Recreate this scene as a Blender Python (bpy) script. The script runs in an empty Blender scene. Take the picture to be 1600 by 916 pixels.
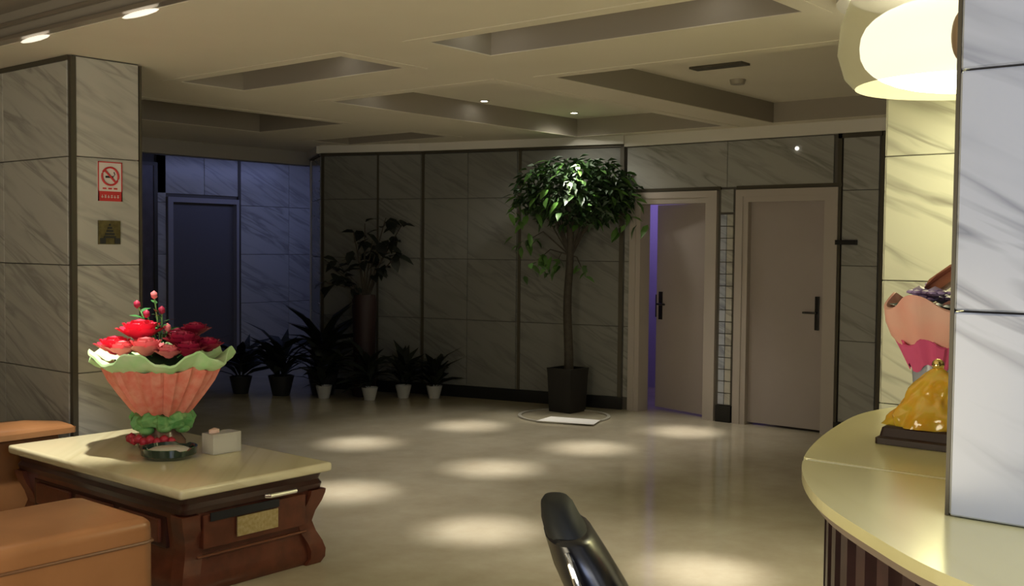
import bpy, bmesh, math, random
from mathutils import Vector, Matrix, Euler
random.seed(7)
C = bpy.context.scene.collection
PI = math.pi
# ------------------------------------------------------------------ camera
cd = bpy.data.cameras.new('camera'); cam = bpy.data.objects.new('camera', cd); C.objects.link(cam)
cd.sensor_width = 36; cd.lens = 36*1680/1600; cd.clip_start = .05
cam.location = (0, 0, 1.57)
cam.rotation_euler = (Matrix.Rotation(math.radians(39.8-90), 3, 'Z') @ Matrix.Rotation(math.radians(90-2.45), 3, 'X')
                      @ Matrix.Rotation(math.radians(.55), 3, 'Z')).to_euler()
bpy.context.scene.camera = cam
# ------------------------------------------------------------------ world, exposure
sc = bpy.context.scene
w = bpy.data.worlds.new('world'); sc.world = w; w.use_nodes = True
w.node_tree.nodes['Background'].inputs[0].default_value = (.5, .5, .55, 1)
w.node_tree.nodes['Background'].inputs[1].default_value = .02
sc.view_settings.view_transform = 'Standard'; sc.view_settings.look = 'None'
sc.view_settings.exposure = 0; sc.view_settings.gamma = 1
# ------------------------------------------------------------------ large lights
def light(name, typ, loc, energy, color, target=None, **kw):
    d = bpy.data.lights.new(name, typ); d.energy = energy; d.color = color
    for k, v in kw.items(): setattr(d, k, v)
    o = bpy.data.objects.new(name, d); o.location = loc; C.objects.link(o)
    if target is not None:
        o.rotation_euler = (Vector(target)-Vector(loc)).to_track_quat('-Z', 'Y').to_euler()
    return o
WARM = (1, .86, .62); COOL = (.72, .8, 1)
light('lobby_fill', 'AREA', (1.0, -1.8, 2.3), 36, (.86, .88, .95), (3, 5.0, 1.2), shape='RECTANGLE', size=1.6, size_y=1.2)
light('lobby_fill', 'AREA', (-1.0, 2.2,   .5), 110, (1, .88, .64), (3.6, 4.2, 2.9), shape='SQUARE', size=2.0)  # unseen uplight added near the floor to brighten the ceiling
light('reception_light', 'AREA', (.2, -1.0, 1.9), 22, (.60, .69, 1), (1.95, .2, 1.5), shape='SQUARE', size=.9)
light('corridor_light', 'AREA', (8.6, 10.45, 2.6), 10, (.35, .43, 1), (8.6, 11.6, .4), shape='RECTANGLE', size=2.6, size_y=.4)
light('table_light', 'SPOT', (2.85, 5.1, 2.6), 270, (1, .95, .82), (2.95, 5.45, 0), spot_size=math.radians(38), spot_blend=.8, shadow_soft_size=.04)
light('sofa_light', 'SPOT', (1.9, 3.8, 2.6), 60, (1, .86, .66), (1.9, 3.7, 0), spot_size=math.radians(60), spot_blend=.9, shadow_soft_size=.05)

# ------------------------------------------------------------------ materials
def mat(name, color, rough=.5, metal=0, color2=None, scale=8, bump=0, spec=.5, emit=None, es=0, alpha=None, trans=0, coat=0):
    m = bpy.data.materials.new(name); m.use_nodes = True
    nt = m.node_tree; b = nt.nodes['Principled BSDF']
    b.inputs['Base Color'].default_value = (*color, 1); b.inputs['Roughness'].default_value = rough
    b.inputs['Metallic'].default_value = metal; b.inputs['Specular IOR Level'].default_value = spec
    b.inputs['Transmission Weight'].default_value = trans; b.inputs['Coat Weight'].default_value = coat
    if alpha is not None: b.inputs['Alpha'].default_value = alpha
    if emit: b.inputs['Emission Color'].default_value = (*emit, 1); b.inputs['Emission Strength'].default_value = es
    if color2 or bump:
        tc = nt.nodes.new('ShaderNodeTexCoord'); n = nt.nodes.new('ShaderNodeTexNoise')
        n.inputs['Scale'].default_value = scale; n.inputs['Detail'].default_value = 4
        nt.links.new(tc.outputs['Object'], n.inputs['Vector'])
        if color2:
            r = nt.nodes.new('ShaderNodeValToRGB'); r.color_ramp.elements[0].position = .35; r.color_ramp.elements[1].position = .65
            r.color_ramp.elements[0].color = (*color, 1); r.color_ramp.elements[1].color = (*color2, 1)
            nt.links.new(n.outputs['Fac'], r.inputs['Fac']); nt.links.new(r.outputs['Color'], b.inputs['Base Color'])
        if bump:
            bp = nt.nodes.new('ShaderNodeBump'); bp.inputs['Strength'].default_value = bump; bp.inputs['Distance'].default_value = .01
            nt.links.new(n.outputs['Fac'], bp.inputs['Height']); nt.links.new(bp.outputs['Normal'], b.inputs['Normal'])
    return m
def marble(name, base, vein, rough=.25, k=.45, dens=7.0, strength=1.0, width=.09):
    m = bpy.data.materials.new(name); m.use_nodes = True
    nt = m.node_tree; N = nt.nodes.new; L = nt.links.new; b = nt.nodes['Principled BSDF']
    b.inputs['Roughness'].default_value = rough
    tc = N('ShaderNodeTexCoord'); sp = N('ShaderNodeSeparateXYZ'); L(tc.outputs['Object'], sp.inputs[0])
    oi = N('ShaderNodeObjectInfo')
    def M(op, a, c):
        n = N('ShaderNodeMath'); n.operation = op
        for i, v in enumerate((a, c)):
            if isinstance(v, (int, float)): n.inputs[i].default_value = v
            else: L(v, n.inputs[i])
        return n.outputs[0]
    h = M('SUBTRACT', sp.outputs[0], sp.outputs[1])
    u = M('ADD', sp.outputs[2], M('MULTIPLY', h, k))
    cb = N('ShaderNodeCombineXYZ'); L(M('MULTIPLY', u, dens), cb.inputs[0]); L(M('MULTIPLY', h, dens*.13), cb.inputs[1])
    L(M('MULTIPLY', oi.outputs['Random'], 37.0), cb.inputs[2])
    n1 = N('ShaderNodeTexNoise'); n1.inputs['Scale'].default_value = 1; n1.inputs['Detail'].default_value = 3; n1.inputs['Distortion'].default_value = .6
    L(cb.outputs[0], n1.inputs['Vector'])
    d = N('ShaderNodeMath'); d.operation = 'ABSOLUTE'; L(M('SUBTRACT', n1.outputs['Fac'], .5), d.inputs[0])
    r = N('ShaderNodeValToRGB'); e = r.color_ramp.elements
    e[0].position = 0; e[0].color = (strength,)*3+(1,); e[1].position = width; e[1].color = (0, 0, 0, 1); L(d.outputs[0], r.inputs['Fac'])
    n2 = N('ShaderNodeTexNoise'); n2.inputs['Scale'].default_value = .6; L(cb.outputs[0], n2.inputs['Vector'])
    r2 = N('ShaderNodeValToRGB'); r2.color_ramp.elements[0].position = .38; r2.color_ramp.elements[1].position = .62
    L(n2.outputs['Fac'], r2.inputs['Fac'])
    f = M('MULTIPLY', r.outputs['Color'], r2.outputs['Color'])
    mx = N('ShaderNodeMixRGB'); mx.inputs[1].default_value = (*base, 1); mx.inputs[2].default_value = (*vein, 1); L(f, mx.inputs[0])
    L(mx.outputs[0], b.inputs['Base Color'])
    return m
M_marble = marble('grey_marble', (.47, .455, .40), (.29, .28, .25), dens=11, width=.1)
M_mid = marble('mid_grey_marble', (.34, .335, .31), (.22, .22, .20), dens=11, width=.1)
M_dim = marble('shaded_grey_marble', (.20, .20, .18), (.145, .145, .13), dens=11, width=.1)  # same grey marble, with the far wall's shade put into the colour
M_white_marble = marble('white_marble', (.43, .46, .52), (.21, .23, .28), dens=12, width=.10)
M_back = mat('dark_joint', (.11, .10, .085), .7)
M_bronze = mat('dark_bronze_trim', (.075, .065, .045), .45, .3)
M_base = mat('black_baseboard', (.012, .012, .012), .3)
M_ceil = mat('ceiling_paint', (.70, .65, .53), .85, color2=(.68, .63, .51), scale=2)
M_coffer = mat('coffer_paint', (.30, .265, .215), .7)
M_cofl = mat('coffer_soffit_paint', (.50, .475, .41), .8)
M_corn = mat('cornice_paint', (.66, .63, .56), .6)
M_plain = mat('plain_plaster', (.45, .42, .36), .8)
M_doorleaf = mat('door_leaf_laminate', (.36, .315, .295), .45, color2=(.345, .30, .28), scale=3)
M_frame = mat('door_frame_paint', (.42, .375, .335), .5)
M_black = mat('black_metal', (.015, .014, .014), .35, .3)
M_white = mat('white_paint', (.8, .8, .78), .4)
# polished floor
M_floor = bpy.data.materials.new('polished_beige_floor'); M_floor.use_nodes = True
nt = M_floor.node_tree; b = nt.nodes['Principled BSDF']; b.inputs['Roughness'].default_value = .11
tc = nt.nodes.new('ShaderNodeTexCoord')
n = nt.nodes.new('ShaderNodeTexNoise'); n.inputs['Scale'].default_value = 2.2; n.inputs['Detail'].default_value = 9; n.inputs['Roughness'].default_value = .65
nt.links.new(tc.outputs['Object'], n.inputs['Vector'])
r = nt.nodes.new('ShaderNodeValToRGB'); r.color_ramp.elements[0].position = .3; r.color_ramp.elements[1].position = .7
r.color_ramp.elements[0].color = (.42, .365, .25, 1); r.color_ramp.elements[1].color = (.55, .50, .36, 1)
nt.links.new(n.outputs['Fac'], r.inputs['Fac']); nt.links.new(r.outputs['Color'], b.inputs['Base Color'])

# ------------------------------------------------------------------ mesh helpers
def B(): return bmesh.new()
def box(bm, x0, x1, y0, y1, z0, z1, bev=0):
    t = bmesh.new(); bmesh.ops.create_cube(t, size=1)
    for v in t.verts: v.co = Vector(((x0+x1)/2+v.co.x*(x1-x0), (y0+y1)/2+v.co.y*(y1-y0), (z0+z1)/2+v.co.z*(z1-z0)))
    if bev: bmesh.ops.bevel(t, geom=t.edges[:], offset=bev, segments=3, affect='EDGES', profile=.6)
    merge(bm, t)
def merge(bm, t, mt=None):
    if mt is not None: bmesh.ops.transform(t, matrix=mt, verts=t.verts)
    me = bpy.data.meshes.new('tmp'); t.to_mesh(me); t.free(); bm.from_mesh(me); bpy.data.meshes.remove(me)
def prism(bm, pts, z0, z1):
    lo = [bm.verts.new((p[0], p[1], z0)) for p in pts]; hi = [bm.verts.new((p[0], p[1], z1)) for p in pts]
    bm.faces.new(lo[::-1]); bm.faces.new(hi)
    for i in range(len(pts)):
        j = (i+1) % len(pts); bm.faces.new((lo[i], lo[j], hi[j], hi[i]))
def seg(bm, p, q, z0, z1, near, far, s0=0, s1=1):
    """box along the plan segment p to q between fractions s0 and s1; near/far are distances to the left of p->q"""
    p = Vector(p); q = Vector(q); d = q-p; a = p+d*s0; c = p+d*s1; n = Vector((-d.y, d.x)).normalized()
    prism(bm, [a+n*near, c+n*near, c+n*far, a+n*far], z0, z1)
def lathe(bm, prof, cx=0, cy=0, n=32, fn=None):
    rings = []
    for r, z in prof:
        if r < 1e-5: rings.append([bm.verts.new((cx, cy, z))]); continue
        row = []
        for i in range(n):
            a = 2*PI*i/n; rr, zz = (r, z) if fn is None else fn(a, r, z)
            row.append(bm.verts.new((cx+rr*math.cos(a), cy+rr*math.sin(a), zz)))
        rings.append(row)
    for A, D in zip(rings, rings[1:]):
        for i in range(n):
            j = (i+1) % n
            if len(A) == 1 and len(D) == 1: break
            if len(A) == 1: bm.faces.new((A[0], D[i], D[j]))
            elif len(D) == 1: bm.faces.new((A[i], D[0], A[j]))
            else: bm.faces.new((A[i], D[i], D[j], A[j]))
def tube(bm, pts, rad, n=8):
    pts = [Vector(p) for p in pts]; rs = rad if isinstance(rad, (list, tuple)) else [rad]*len(pts); rings = []
    for i, p in enumerate(pts):
        t = (pts[min(i+1, len(pts)-1)]-pts[max(i-1, 0)]).normalized()
        up = Vector((0, 0, 1)) if abs(t.z) < .9 else Vector((1, 0, 0))
        a = t.cross(up).normalized(); c = t.cross(a)
        rings.append([bm.verts.new(p+(a*math.cos(2*PI*k/n)+c*math.sin(2*PI*k/n))*rs[i]) for k in range(n)])
    for A, D in zip(rings, rings[1:]):
        for i in range(n): bm.faces.new((A[i], A[(i+1) % n], D[(i+1) % n], D[i]))
    bm.faces.new(rings[0][::-1]); bm.faces.new(rings[-1])
def ball(bm, c, r, sx=1, sy=1, sz=1, sub=2):
    t = bmesh.new(); bmesh.ops.create_icosphere(t, subdivisions=sub, radius=r)
    merge(bm, t, Matrix.Translation(c) @ Matrix.Diagonal((sx, sy, sz, 1)))
def link(name, bm, m, parent=None, smooth=False, kind=None):
    bmesh.ops.recalc_face_normals(bm, faces=bm.faces)
    me = bpy.data.meshes.new(name); bm.to_mesh(me); bm.free(); me.materials.append(m)
    if smooth:
        for f in me.polygons: f.use_smooth = True
        try: me.set_sharp_from_angle(angle=math.radians(42))
        except Exception: pass
    o = bpy.data.objects.new(name, me); C.objects.link(o)
    if parent is not None: put(o, parent)
    if kind: o['kind'] = kind
    return o
def put(o, parent):                       # parent while keeping the place in the world
    o.parent = parent; o.matrix_parent_inverse = Matrix.Translation(-wloc(parent))
def wloc(o):
    v = Vector(o.location)
    if o.parent is not None and o.get('_p') is None: v = v if o.parent is None else v
    return v
def thing(name, label, cat, loc=(0, 0, 0), group=None):
    o = bpy.data.objects.new(name, None); C.objects.link(o); o.location = loc; o.empty_display_size = .1
    o['label'] = label; o['category'] = cat
    if group: o['group'] = group
    return o
def tag(o, label, cat, group=None):
    o['label'] = label; o['category'] = cat
    if group: o['group'] = group
    return o
def struct(name, bm, m, smooth=False, label=None):
    o = link(name, bm, m, None, smooth); o['kind'] = 'structure'
    if label: o['label'] = label
    return o
def cbox(name, x0, x1, y0, y1, z0, z1, m, parent=None, bev=0, smooth=False):
    bm = B(); box(bm, x0, x1, y0, y1, z0, z1, bev); return link(name, bm, m, parent, smooth)

# ------------------------------------------------------------------ floor and ceiling
CZ = 2.65; DZ = .17
bm = B(); box(bm, -3.2, 13, -4.2, 13, -.1, 0); floor = struct('floor', bm, M_floor, label='polished beige marble floor with pools of light')
COF = [(1.3, 2.78, 3.4, 7.3), (4.12, 4.62, 2.15, 4.02), (4.12, 4.62, 4.72, 6.32), (5.45, 8.5, .2, 4.2), (5.37, 8.48, 4.66, 6.26),
       (4.45, 6.4, 7.3, 8.5), (7.25, 7.75, 7.3, 8.75)]
xs = sorted({-3.2, 13, *[c[0] for c in COF], *[c[1] for c in COF]}); ys = sorted({-4.2, 13, *[c[2] for c in COF], *[c[3] for c in COF]})
bm = B()
for x0, x1 in zip(xs, xs[1:]):
    for y0, y1 in zip(ys, ys[1:]):
        cx, cy = (x0+x1)/2, (y0+y1)/2
        if any(c[0] < cx < c[1] and c[2] < cy < c[3] for c in COF): continue
        vs = [bm.verts.new(v) for v in ((x0, y0, CZ), (x0, y1, CZ), (x1, y1, CZ), (x1, y0, CZ))]; bm.faces.new(vs)
bmesh.ops.remove_doubles(bm, verts=bm.verts, dist=1e-4)
ceiling = struct('ceiling', bm, M_ceil, label='cream ceiling with recessed rectangular coffers')
bm = B(); box(bm, -3.2, 13, -4.2, 13, CZ+DZ+.08, CZ+DZ+.12); link('ceiling_slab', bm, M_ceil, ceiling)
for i, (x0, x1, y0, y1) in enumerate(COF):
    bm = B()                                # the four side boards of a coffer
    t = .012
    box(bm, x0-t, x0, y0-t, y1+t, CZ+.001, CZ+DZ); box(bm, x1, x1+t, y0-t, y1+t, CZ+.001, CZ+DZ)
    box(bm, x0, x1, y0-t, y0, CZ+.001, CZ+DZ); box(bm, x0, x1, y1, y1+t, CZ+.001, CZ+DZ)
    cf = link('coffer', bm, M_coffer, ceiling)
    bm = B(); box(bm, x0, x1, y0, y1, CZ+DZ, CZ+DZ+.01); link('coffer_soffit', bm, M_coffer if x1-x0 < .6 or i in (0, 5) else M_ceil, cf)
    bm = B(); e = .10; h = .003            # flat raised moulding round the opening
    for a in ((x0-e, x0, y0-e, y1+e), (x1, x1+e, y0-e, y1+e), (x0, x1, y0-e, y0), (x0, x1, y1, y1+e)): box(bm, *a, CZ-h, CZ+.001)
    link('coffer_moulding', bm, M_ceil, cf)

# ------------------------------------------------------------------ walls with marble slabs
ZJ = [.12, .81, 1.44, 2.07, 2.54]
def slab(wall, p, q, s0, s1, z0, z1, m=M_marble, th=.02):
    bm = B(); seg(bm, p, q, z0, z1, .004, th, s0, s1)
    bmesh.ops.bevel(bm, geom=bm.edges[:], offset=.003, segments=1, affect='EDGES')
    return link('marble_slab', bm, m, wall)
def run(wall, p, q, cols, zj=ZJ, m=M_marble, gap=.0045):
    L_ = (Vector(q)-Vector(p)).length; g = gap/L_/2
    for a, c in zip(cols, cols[1:]):
        for z0, z1 in zip(zj, zj[1:]): slab(wall, p, q, a+g, c-g, z0+gap/2, z1-gap/2, m)
def strip(wall, p, q, s, w, z0=.1, z1=2.56, m=M_bronze, th=.03):
    L_ = (Vector(q)-Vector(p)).length; bm = B(); seg(bm, p, q, z0, z1, .002, th, s-w/2/L_, s+w/2/L_); return link('trim_strip', bm, m, wall)
def hstrip(wall, p, q, s0, s1, z0, z1, m=M_bronze, th=.03, name='trim_strip'):
    bm = B(); seg(bm, p, q, z0, z1, .002, th, s0, s1); return link(name, bm, m, wall)
# segments run right-to-left in the picture (their left side faces the room)... p->q with the room on the left
W = [(8.15, 9.9+.0), (7.72, 9.15), (8.15, 8.05), (8.42, 6.95), (8.70, 5.84)]
# back wall: four facets. order reversed so that the room is on the left of p->q
wall_back = None
bm = B()
facets = [((8.70, 5.84), (8.42, 6.95)), ((8.42, 6.95), (8.15, 8.05)), ((8.15, 8.05), (7.72, 9.15)), ((7.72, 9.15), (8.2, 9.9))]
for p, q in facets: seg(bm, p, q, 0, CZ, -.12, 0)
wall_back = struct('wall_back', bm, M_back, label='dark corner wall clad in grey veined marble behind the plants')
f1, f2, f3, f4 = facets
for p, q, cols in ((*f1, (0, 1)), (*f2, (0, .5, 1)), (*f3, (0, .42, 1)), (*f4, (0, 1))):
    run(wall_back, p, q, cols, m=M_dim)
    hstrip(wall_back, p, q, 0, 1, 2.545, 2.57)
    hstrip(wall_back, p, q, 0, 1, 0, .12, M_base, .035, 'baseboard')
    hstrip(wall_back, p, q, 0, 1, 2.57, CZ, M_corn, .06, 'cornice')
strip(wall_back, *f1, .02, .04); strip(wall_back, *f1, .97, .03); strip(wall_back, *f2, .97, .03); strip(wall_back, *f3, .42, .02)
strip(wall_back, *f3, .98, .03); strip(wall_back, *f4, .9, .09, m=M_corn)
# right wall X = 8.72 with two door openings
RX = 8.72
d1 = (4.90, 5.70); d2 = (3.76, 4.57); DH = 2.04
bm = B()
for y0, y1, z0, z1 in ((5.70, 5.86, 0, CZ), (4.57, 4.90, 0, CZ), (-4.2, 3.76, 0, CZ), (4.90, 5.70, DH, CZ), (3.76, 4.57, DH, CZ)):
    box(bm, RX, RX+.14, y0, y1, z0, z1)
wall_right = struct('wall_right', bm, M_back, label='grey veined marble wall holding the two beige doors')
P, Q = (RX, -4.2), (RX, 5.86); LL = 10.06
fr = lambda y: (y+4.2)/LL
fp = lambda *ys: [fr(y) for y in ys]
run(wall_right, P, Q, fp(5.78, 5.84), (.12, .81, 1.44, 2.1), m=M_mid)
run(wall_right, P, Q, fp(3.74, 4.74, 5.82), (2.125, 2.54), m=M_mid)
run(wall_right, P, Q, fp(4.67, 4.80), (1.9, 2.11), m=M_mid)
for k in range(16):                          # narrow mosaic column between the doors
    z = .16+k*.108
    for s in (0, 1):
        bm = B(); seg(bm, P, Q, z, z+.1, .004, .022, fr(4.672+s*.065), fr(4.730+s*.065)); link('mosaic_tile', bm, (M_white_marble if s else M_marble), wall_right)
hstrip(wall_right, P, Q, fr(4.66), fr(4.81), 0, .15, M_base, .04, 'baseboard')
run(wall_right, P, Q, fp(3.35, 3.66), ZJ, m=M_mid)
run(wall_right, P, Q, fp(-.7, 0, .75, 1.5, 2.2, 2.8, 3.29), ZJ, m=M_mid)
hstrip(wall_right, P, Q, fr(-4), fr(3.70), 0, .12, M_base, .035, 'baseboard')
strip(wall_right, P, Q, fr(3.685), .035); strip(wall_right, P, Q, fr(3.32), .025); hstrip(wall_right, P, Q, fr(3.32), fr(3.7), 2.505, 2.545)
hstrip(wall_right, P, Q, fr(3.66), fr(4.64), 2.105, 2.135, M_bronze, .028); hstrip(wall_right, P, Q, fr(4.80), fr(5.82), 2.105, 2.135, M_bronze, .028)
hstrip(wall_right, P, Q, fr(-4.2), fr(5.86), 2.545, CZ, M_corn, .05, 'cornice')
def door_frame(name, y0, y1, label):
    fm = B(); t = .09; x0 = RX-.03; x1 = RX+.14
    box(fm, x0, x1, y0, y0+.05, 0, DH-.05); box(fm, x0, x1, y1-.05, y1, 0, DH-.05); box(fm, x0, x1, y0, y1, DH-.05, DH)
    box(fm, x0-.01, x0+.028, y0-.07, y0, 0, DH); box(fm, x0-.01, x0+.028, y1, y1+.07, 0, DH); box(fm, x0-.01, x0+.028, y0-.07, y1+.07, DH, DH+.06)
    o = struct(name, fm, M_frame, label=label)
    return o
da = door_frame('door_1', *d1, 'beige door left slightly ajar with violet light in the gap')
db = door_frame('door_2', *d2, 'closed beige door with a dark lever handle')
def handle(parent, x, y, z, s=1):
    hb = B(); box(hb, x-.012, x, y-.02, y+.02, z-.15, z+.14, .004)
    tube(hb, [(x-.01, y, z), (x-.05, y, z), (x-.055, y+s*.02, z), (x-.055, y+s*.11, z)], .009); return link('door_handle', hb, M_black, parent, True)
leaf = cbox('door_leaf', RX+.03, RX+.075, d2[0]+.05, d2[1]-.05, .02, DH-.05, M_doorleaf, db); handle(leaf, RX+.03, d2[0]+.12, 1.03, 1)
# ajar leaf, hinged on the right jamb, swung into the room behind
bm = B(); wd = d1[1]-d1[0]-.10; box(bm, -.02, .02, 0, wd, .02, DH-.05)
bmesh.ops.transform(bm, matrix=Matrix.Translation((RX+.10, d1[0]+.05, 0)) @ Matrix.Rotation(math.radians(-14), 4, 'Z'), verts=bm.verts)
leaf1 = link('door_leaf', bm, M_doorleaf, da)
hb = B(); tube(hb, [(-.02, wd-.06, 1.03), (-.07, wd-.06, 1.03), (-.07, wd-.16, 1.03)], .01); box(hb, -.03, -.02, wd-.085, wd-.04, .88, 1.15)
box(hb, -.03, .022, wd-.002, wd+.004, .9, 1.12)
bmesh.ops.transform(hb, matrix=Matrix.Translation((RX+.10, d1[0]+.05, 0)) @ Matrix.Rotation(math.radians(-14), 4, 'Z'), verts=hb.verts)
link('door_handle', hb, M_black, leaf1, True)
# the room behind the ajar door
bm = B(); box(bm, 10.3, 10.4, 4.3, 6.9, 0, CZ); box(bm, RX+.14, 10.3, 6.8, 6.9, 0, CZ); box(bm, RX+.14, 10.3, 4.3, 4.4, 0, CZ)
struct('wall_inner', bm, mat('inner_room_paint', (.5, .46, .6), .8), label='pale wall of the room behind the ajar door')
light('inner_room_light', 'POINT', (9.5, 6.2, 2.2), 12, (.5, .38, 1), shadow_soft_size=.1)
# left block (wide marble pillar)
bm = B(); box(bm, 3.165, 3.58, 5.945, 8.2, 0, CZ); pl = struct('pillar', bm, M_back, label='wide grey marble pillar with two small signs behind the coffee table')
pa, qa = (3.58, 5.945), (3.165, 5.945)      # face towards -Y : room on the left of p->q
pa, qa = (3.59, 5.945), (3.155, 5.945)
def face_run(wall, p, q, cols, zj, m=M_marble): run(wall, p, q, cols, zj, m)
def facing(p, q, toward):                    # order p,q so that `toward` lies on the left
    p = Vector(p); q = Vector(q); n = Vector((-(q-p).y, (q-p).x)); return (p, q) if n.dot(Vector(toward)-p) > 0 else (q, p)
p1, q1 = facing((3.155, 5.945), (3.59, 5.945), (3.3, 0)); run(pl, p1, q1, (0.04, .97), (.0, .81, 1.44, 2.07, 2.645))
p2, q2 = facing((3.165, 5.93), (3.165, 8.2), (0, 6)); run(pl, p2, q2, (0.02, .37, .69, 1) if p2.y < q2.y else (0, .31, .63, .98), (.0, .81, 1.44, 2.07, 2.645))
bm = B(); box(bm, 3.14, 3.172, 5.92, 5.95, 0, CZ-.01); link('trim_strip', bm, M_bronze, pl)
bm = B(); box(bm, 3.575, 3.592, 5.925, 5.95, 0, CZ-.01); link('trim_strip', bm, M_bronze, pl)
bm = B(); box(bm, 3.135, 3.165, 5.95, 8.2, CZ-.03, CZ-.002); link('trim_strip', bm, M_bronze, pl)
# corridor: header, far wall, side walls
bm = B(); box(bm, 3.6, 8.2, 9.9, 10.05, 2.5, CZ); box(bm, 3.6, 5.9, 9.9, 10.05, 0, 2.5); box(bm, 3.5, 3.6, 8.2, 9.9, 0, CZ)
struct('wall_left', bm, M_plain, label='dim wall and header at the mouth of the blue corridor')
bm = B(); box(bm, 5.2, 7.40, 11.6, 11.75, 0, CZ+.2); box(bm, 8.35, 11, 11.6, 11.75, 0, CZ+.2); box(bm, 7.40, 8.35, 11.6, 11.75, 2.10, CZ+.2)
box(bm, 5.2, 5.3, 10.05, 11.6, 0, CZ); box(bm, 10.4, 10.5, 9.9, 11.6, 0, CZ)
cw = struct('wall_corridor', bm, M_back, label='blue-lit marble wall at the end of the corridor')
pc, qc = facing((5.3, 11.6), (10.4, 11.6), (7, 0)); ln = 5.1
cx_ = (lambda x: (x-pc.x)/(qc.x-pc.x))
for cols in ((8.40, 9.2, 9.85, 10.4), (7.2, 7.34)):
    c2 = sorted(cx_(x) for x in cols); run(cw, pc, qc, c2, (0, .81, 1.44, 2.07, 2.64))
c2 = sorted(cx_(x) for x in (7.2, 7.88, 8.4)); run(cw, pc, qc, c2, (2.18, 2.64))
strip(cw, pc, qc, cx_(8.40), .04, 0, 2.64)
fm = B()
for a in ((7.35, 7.42, 0, 2.08), (8.34, 8.38, 0, 2.08), (7.35, 8.38, 2.08, 2.14)): box(fm, a[0], a[1], 11.55, 11.7, a[2], a[3])
dc = struct('door_3', fm, mat('dim_frame_paint', (.30, .28, .27), .5), label='dark door at the end of the blue corridor')
cbox('door_leaf', 7.42, 8.34, 11.62, 11.67, 0, 2.08, mat('dark_door_leaf', (.12, .11, .105), .5), dc)
fm = B(); box(fm, 6.2, 7.14, 11.53, 11.6, 0, 2.5); de = struct('door_4', fm, mat('dark_wood_panel', (.10, .085, .075), .4, color2=(.13, .11, .1)), label='tall dark wooden panel door beside the pillar edge')
bm = B(); box(bm, 7.14, 7.19, 11.52, 11.6, 0, 2.54); box(bm, 6.2, 7.14, 11.52, 11.6, 2.5, 2.54); link('door_surround', bm, M_bronze, de)
# closing walls outside the view
bm = B(); box(bm, -3.2, -3.1, -4.2, 8.2, 0, CZ); struct('wall_rear', bm, M_plain)
bm = B(); box(bm, -3.1, RX, -4.2, -4.1, 0, CZ); struct('wall_front', bm, M_plain)
bm = B(); box(bm, -3.1, 3.16, 8.1, 8.2, 0, CZ); struct('wall_side', bm, M_plain)
# yellow-lit pillar and white pillar
def square_pillar(label, x0, x1, y0, y1, z0, zj, m, ztop=CZ):
    bm = B(); box(bm, x0+.015, x1-.015, y0+.015, y1-.015, z0, ztop); o = struct('pillar', bm, M_back, label=label)
    for k, (p, q) in enumerate((((x0+.015, y0), (x0+.015, y1)), ((x0, y1-.015), (x1, y1-.015)), ((x0, y0+.015), (x1, y0+.015)))):
        tw = ((x0-5, y0), (x0, y1+5), (x0, y0-5))[k]
        p, q = facing(p, q, tw); run(o, p, q, (.004, .996), zj, m, .004)
    return o
square_pillar('cream marble pillar lit yellow by the round lamp', 5.35, 5.44, 1.25, 2.03, 0, (0, .8, 1.42, 2.04, 2.64), marble('cream_marble', (.50, .495, .40), (.22, .21, .17)))
wp = square_pillar('white marble pillar with grey diagonal veins standing on the counter', 1.95, 2.27, -.42, .615, 1.101, (1.101, 1.465, 1.885, 2.30, 2.645), M_white_marble)
bm = B(); box(bm, 1.952, 1.962, .612, .619, 1.101, CZ-.01); link('trim_strip', bm, M_bronze, wp)

# ------------------------------------------------------------------ ceiling fixtures
ring_m = mat('downlight_ring', (.5, .48, .42), .4, .3); glow_m = mat('downlight_glow', (1, 1, 1), emit=(1, .98, .9), es=30)
GR = 'recessed downlights in the coffers'
def downlight(x, y, e, tx, ty, lab, size=30, col=(1, .95, .82), lens=.022):
    t = thing('ceiling_downlight', lab, 'downlight', (x, y, CZ+DZ), GR)
    zb = CZ+DZ
    bm = B(); lathe(bm, [(.034, zb+.001), (.034, zb-.008), (.045, zb-.008), (.045, zb+.001)], x, y, 20); link('trim_ring', bm, ring_m, t, True)
    bm = B(); lathe(bm, [(0, zb-.005), (lens, zb-.005), (lens, zb-.001)], x, y, 16); link('lens', bm, glow_m, t)
    light('downlight_beam', 'SPOT', (x, y, zb-.02), e, col, (tx, ty, 0), spot_size=math.radians(size), spot_blend=1, shadow_soft_size=.16)
    light('downlight_spill', 'SPOT', (x, y, zb-.02), e*.17, col, (tx, ty, 0), spot_size=math.radians(size*3.4), spot_blend=1, shadow_soft_size=.10)
SP = [(5.75, 6.08, 'downlight in the square coffer, over the pool nearest the table corner'), (6.95, 6.12, 'left one of the two glowing ceiling downlights'),
      (5.73, 4.94, 'downlight in the near right corner of the square coffer'), (6.85, 4.87, 'downlight on the right side of the square coffer'),
      (8.0, 4.82, 'downlight in front of the ajar door'), (4.45, 5.2, 'downlight in the narrow coffer above the coffee table front'),
      (4.40, 3.9, 'downlight at the left end of the nearest narrow coffer'), (4.45, 2.57, 'downlight at the right end of the nearest narrow coffer')]
TG = [(5.76, 6.38), (6.97, 6.3), (5.73, 4.94), (6.83, 4.89), (8.0, 4.72), (4.56, 5.16), (4.43, 3.91), (4.57, 2.57)]
for (x, y, lab), (tx, ty) in zip(SP, TG): downlight(x, y, 500, tx, ty, lab, 16, (1, .93, .88))
downlight(8.05, 5.98, 300, 8.3, 6.3, 'right one of the two glowing ceiling downlights, above the leafy tree', 44)
o = tag(cbox('ceiling_vent', 6.5, 6.62, 3.45, 3.85, CZ+DZ-.015, CZ+DZ, M_bronze), 'dark rectangular vent in the right-hand coffer', 'vent')
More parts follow.
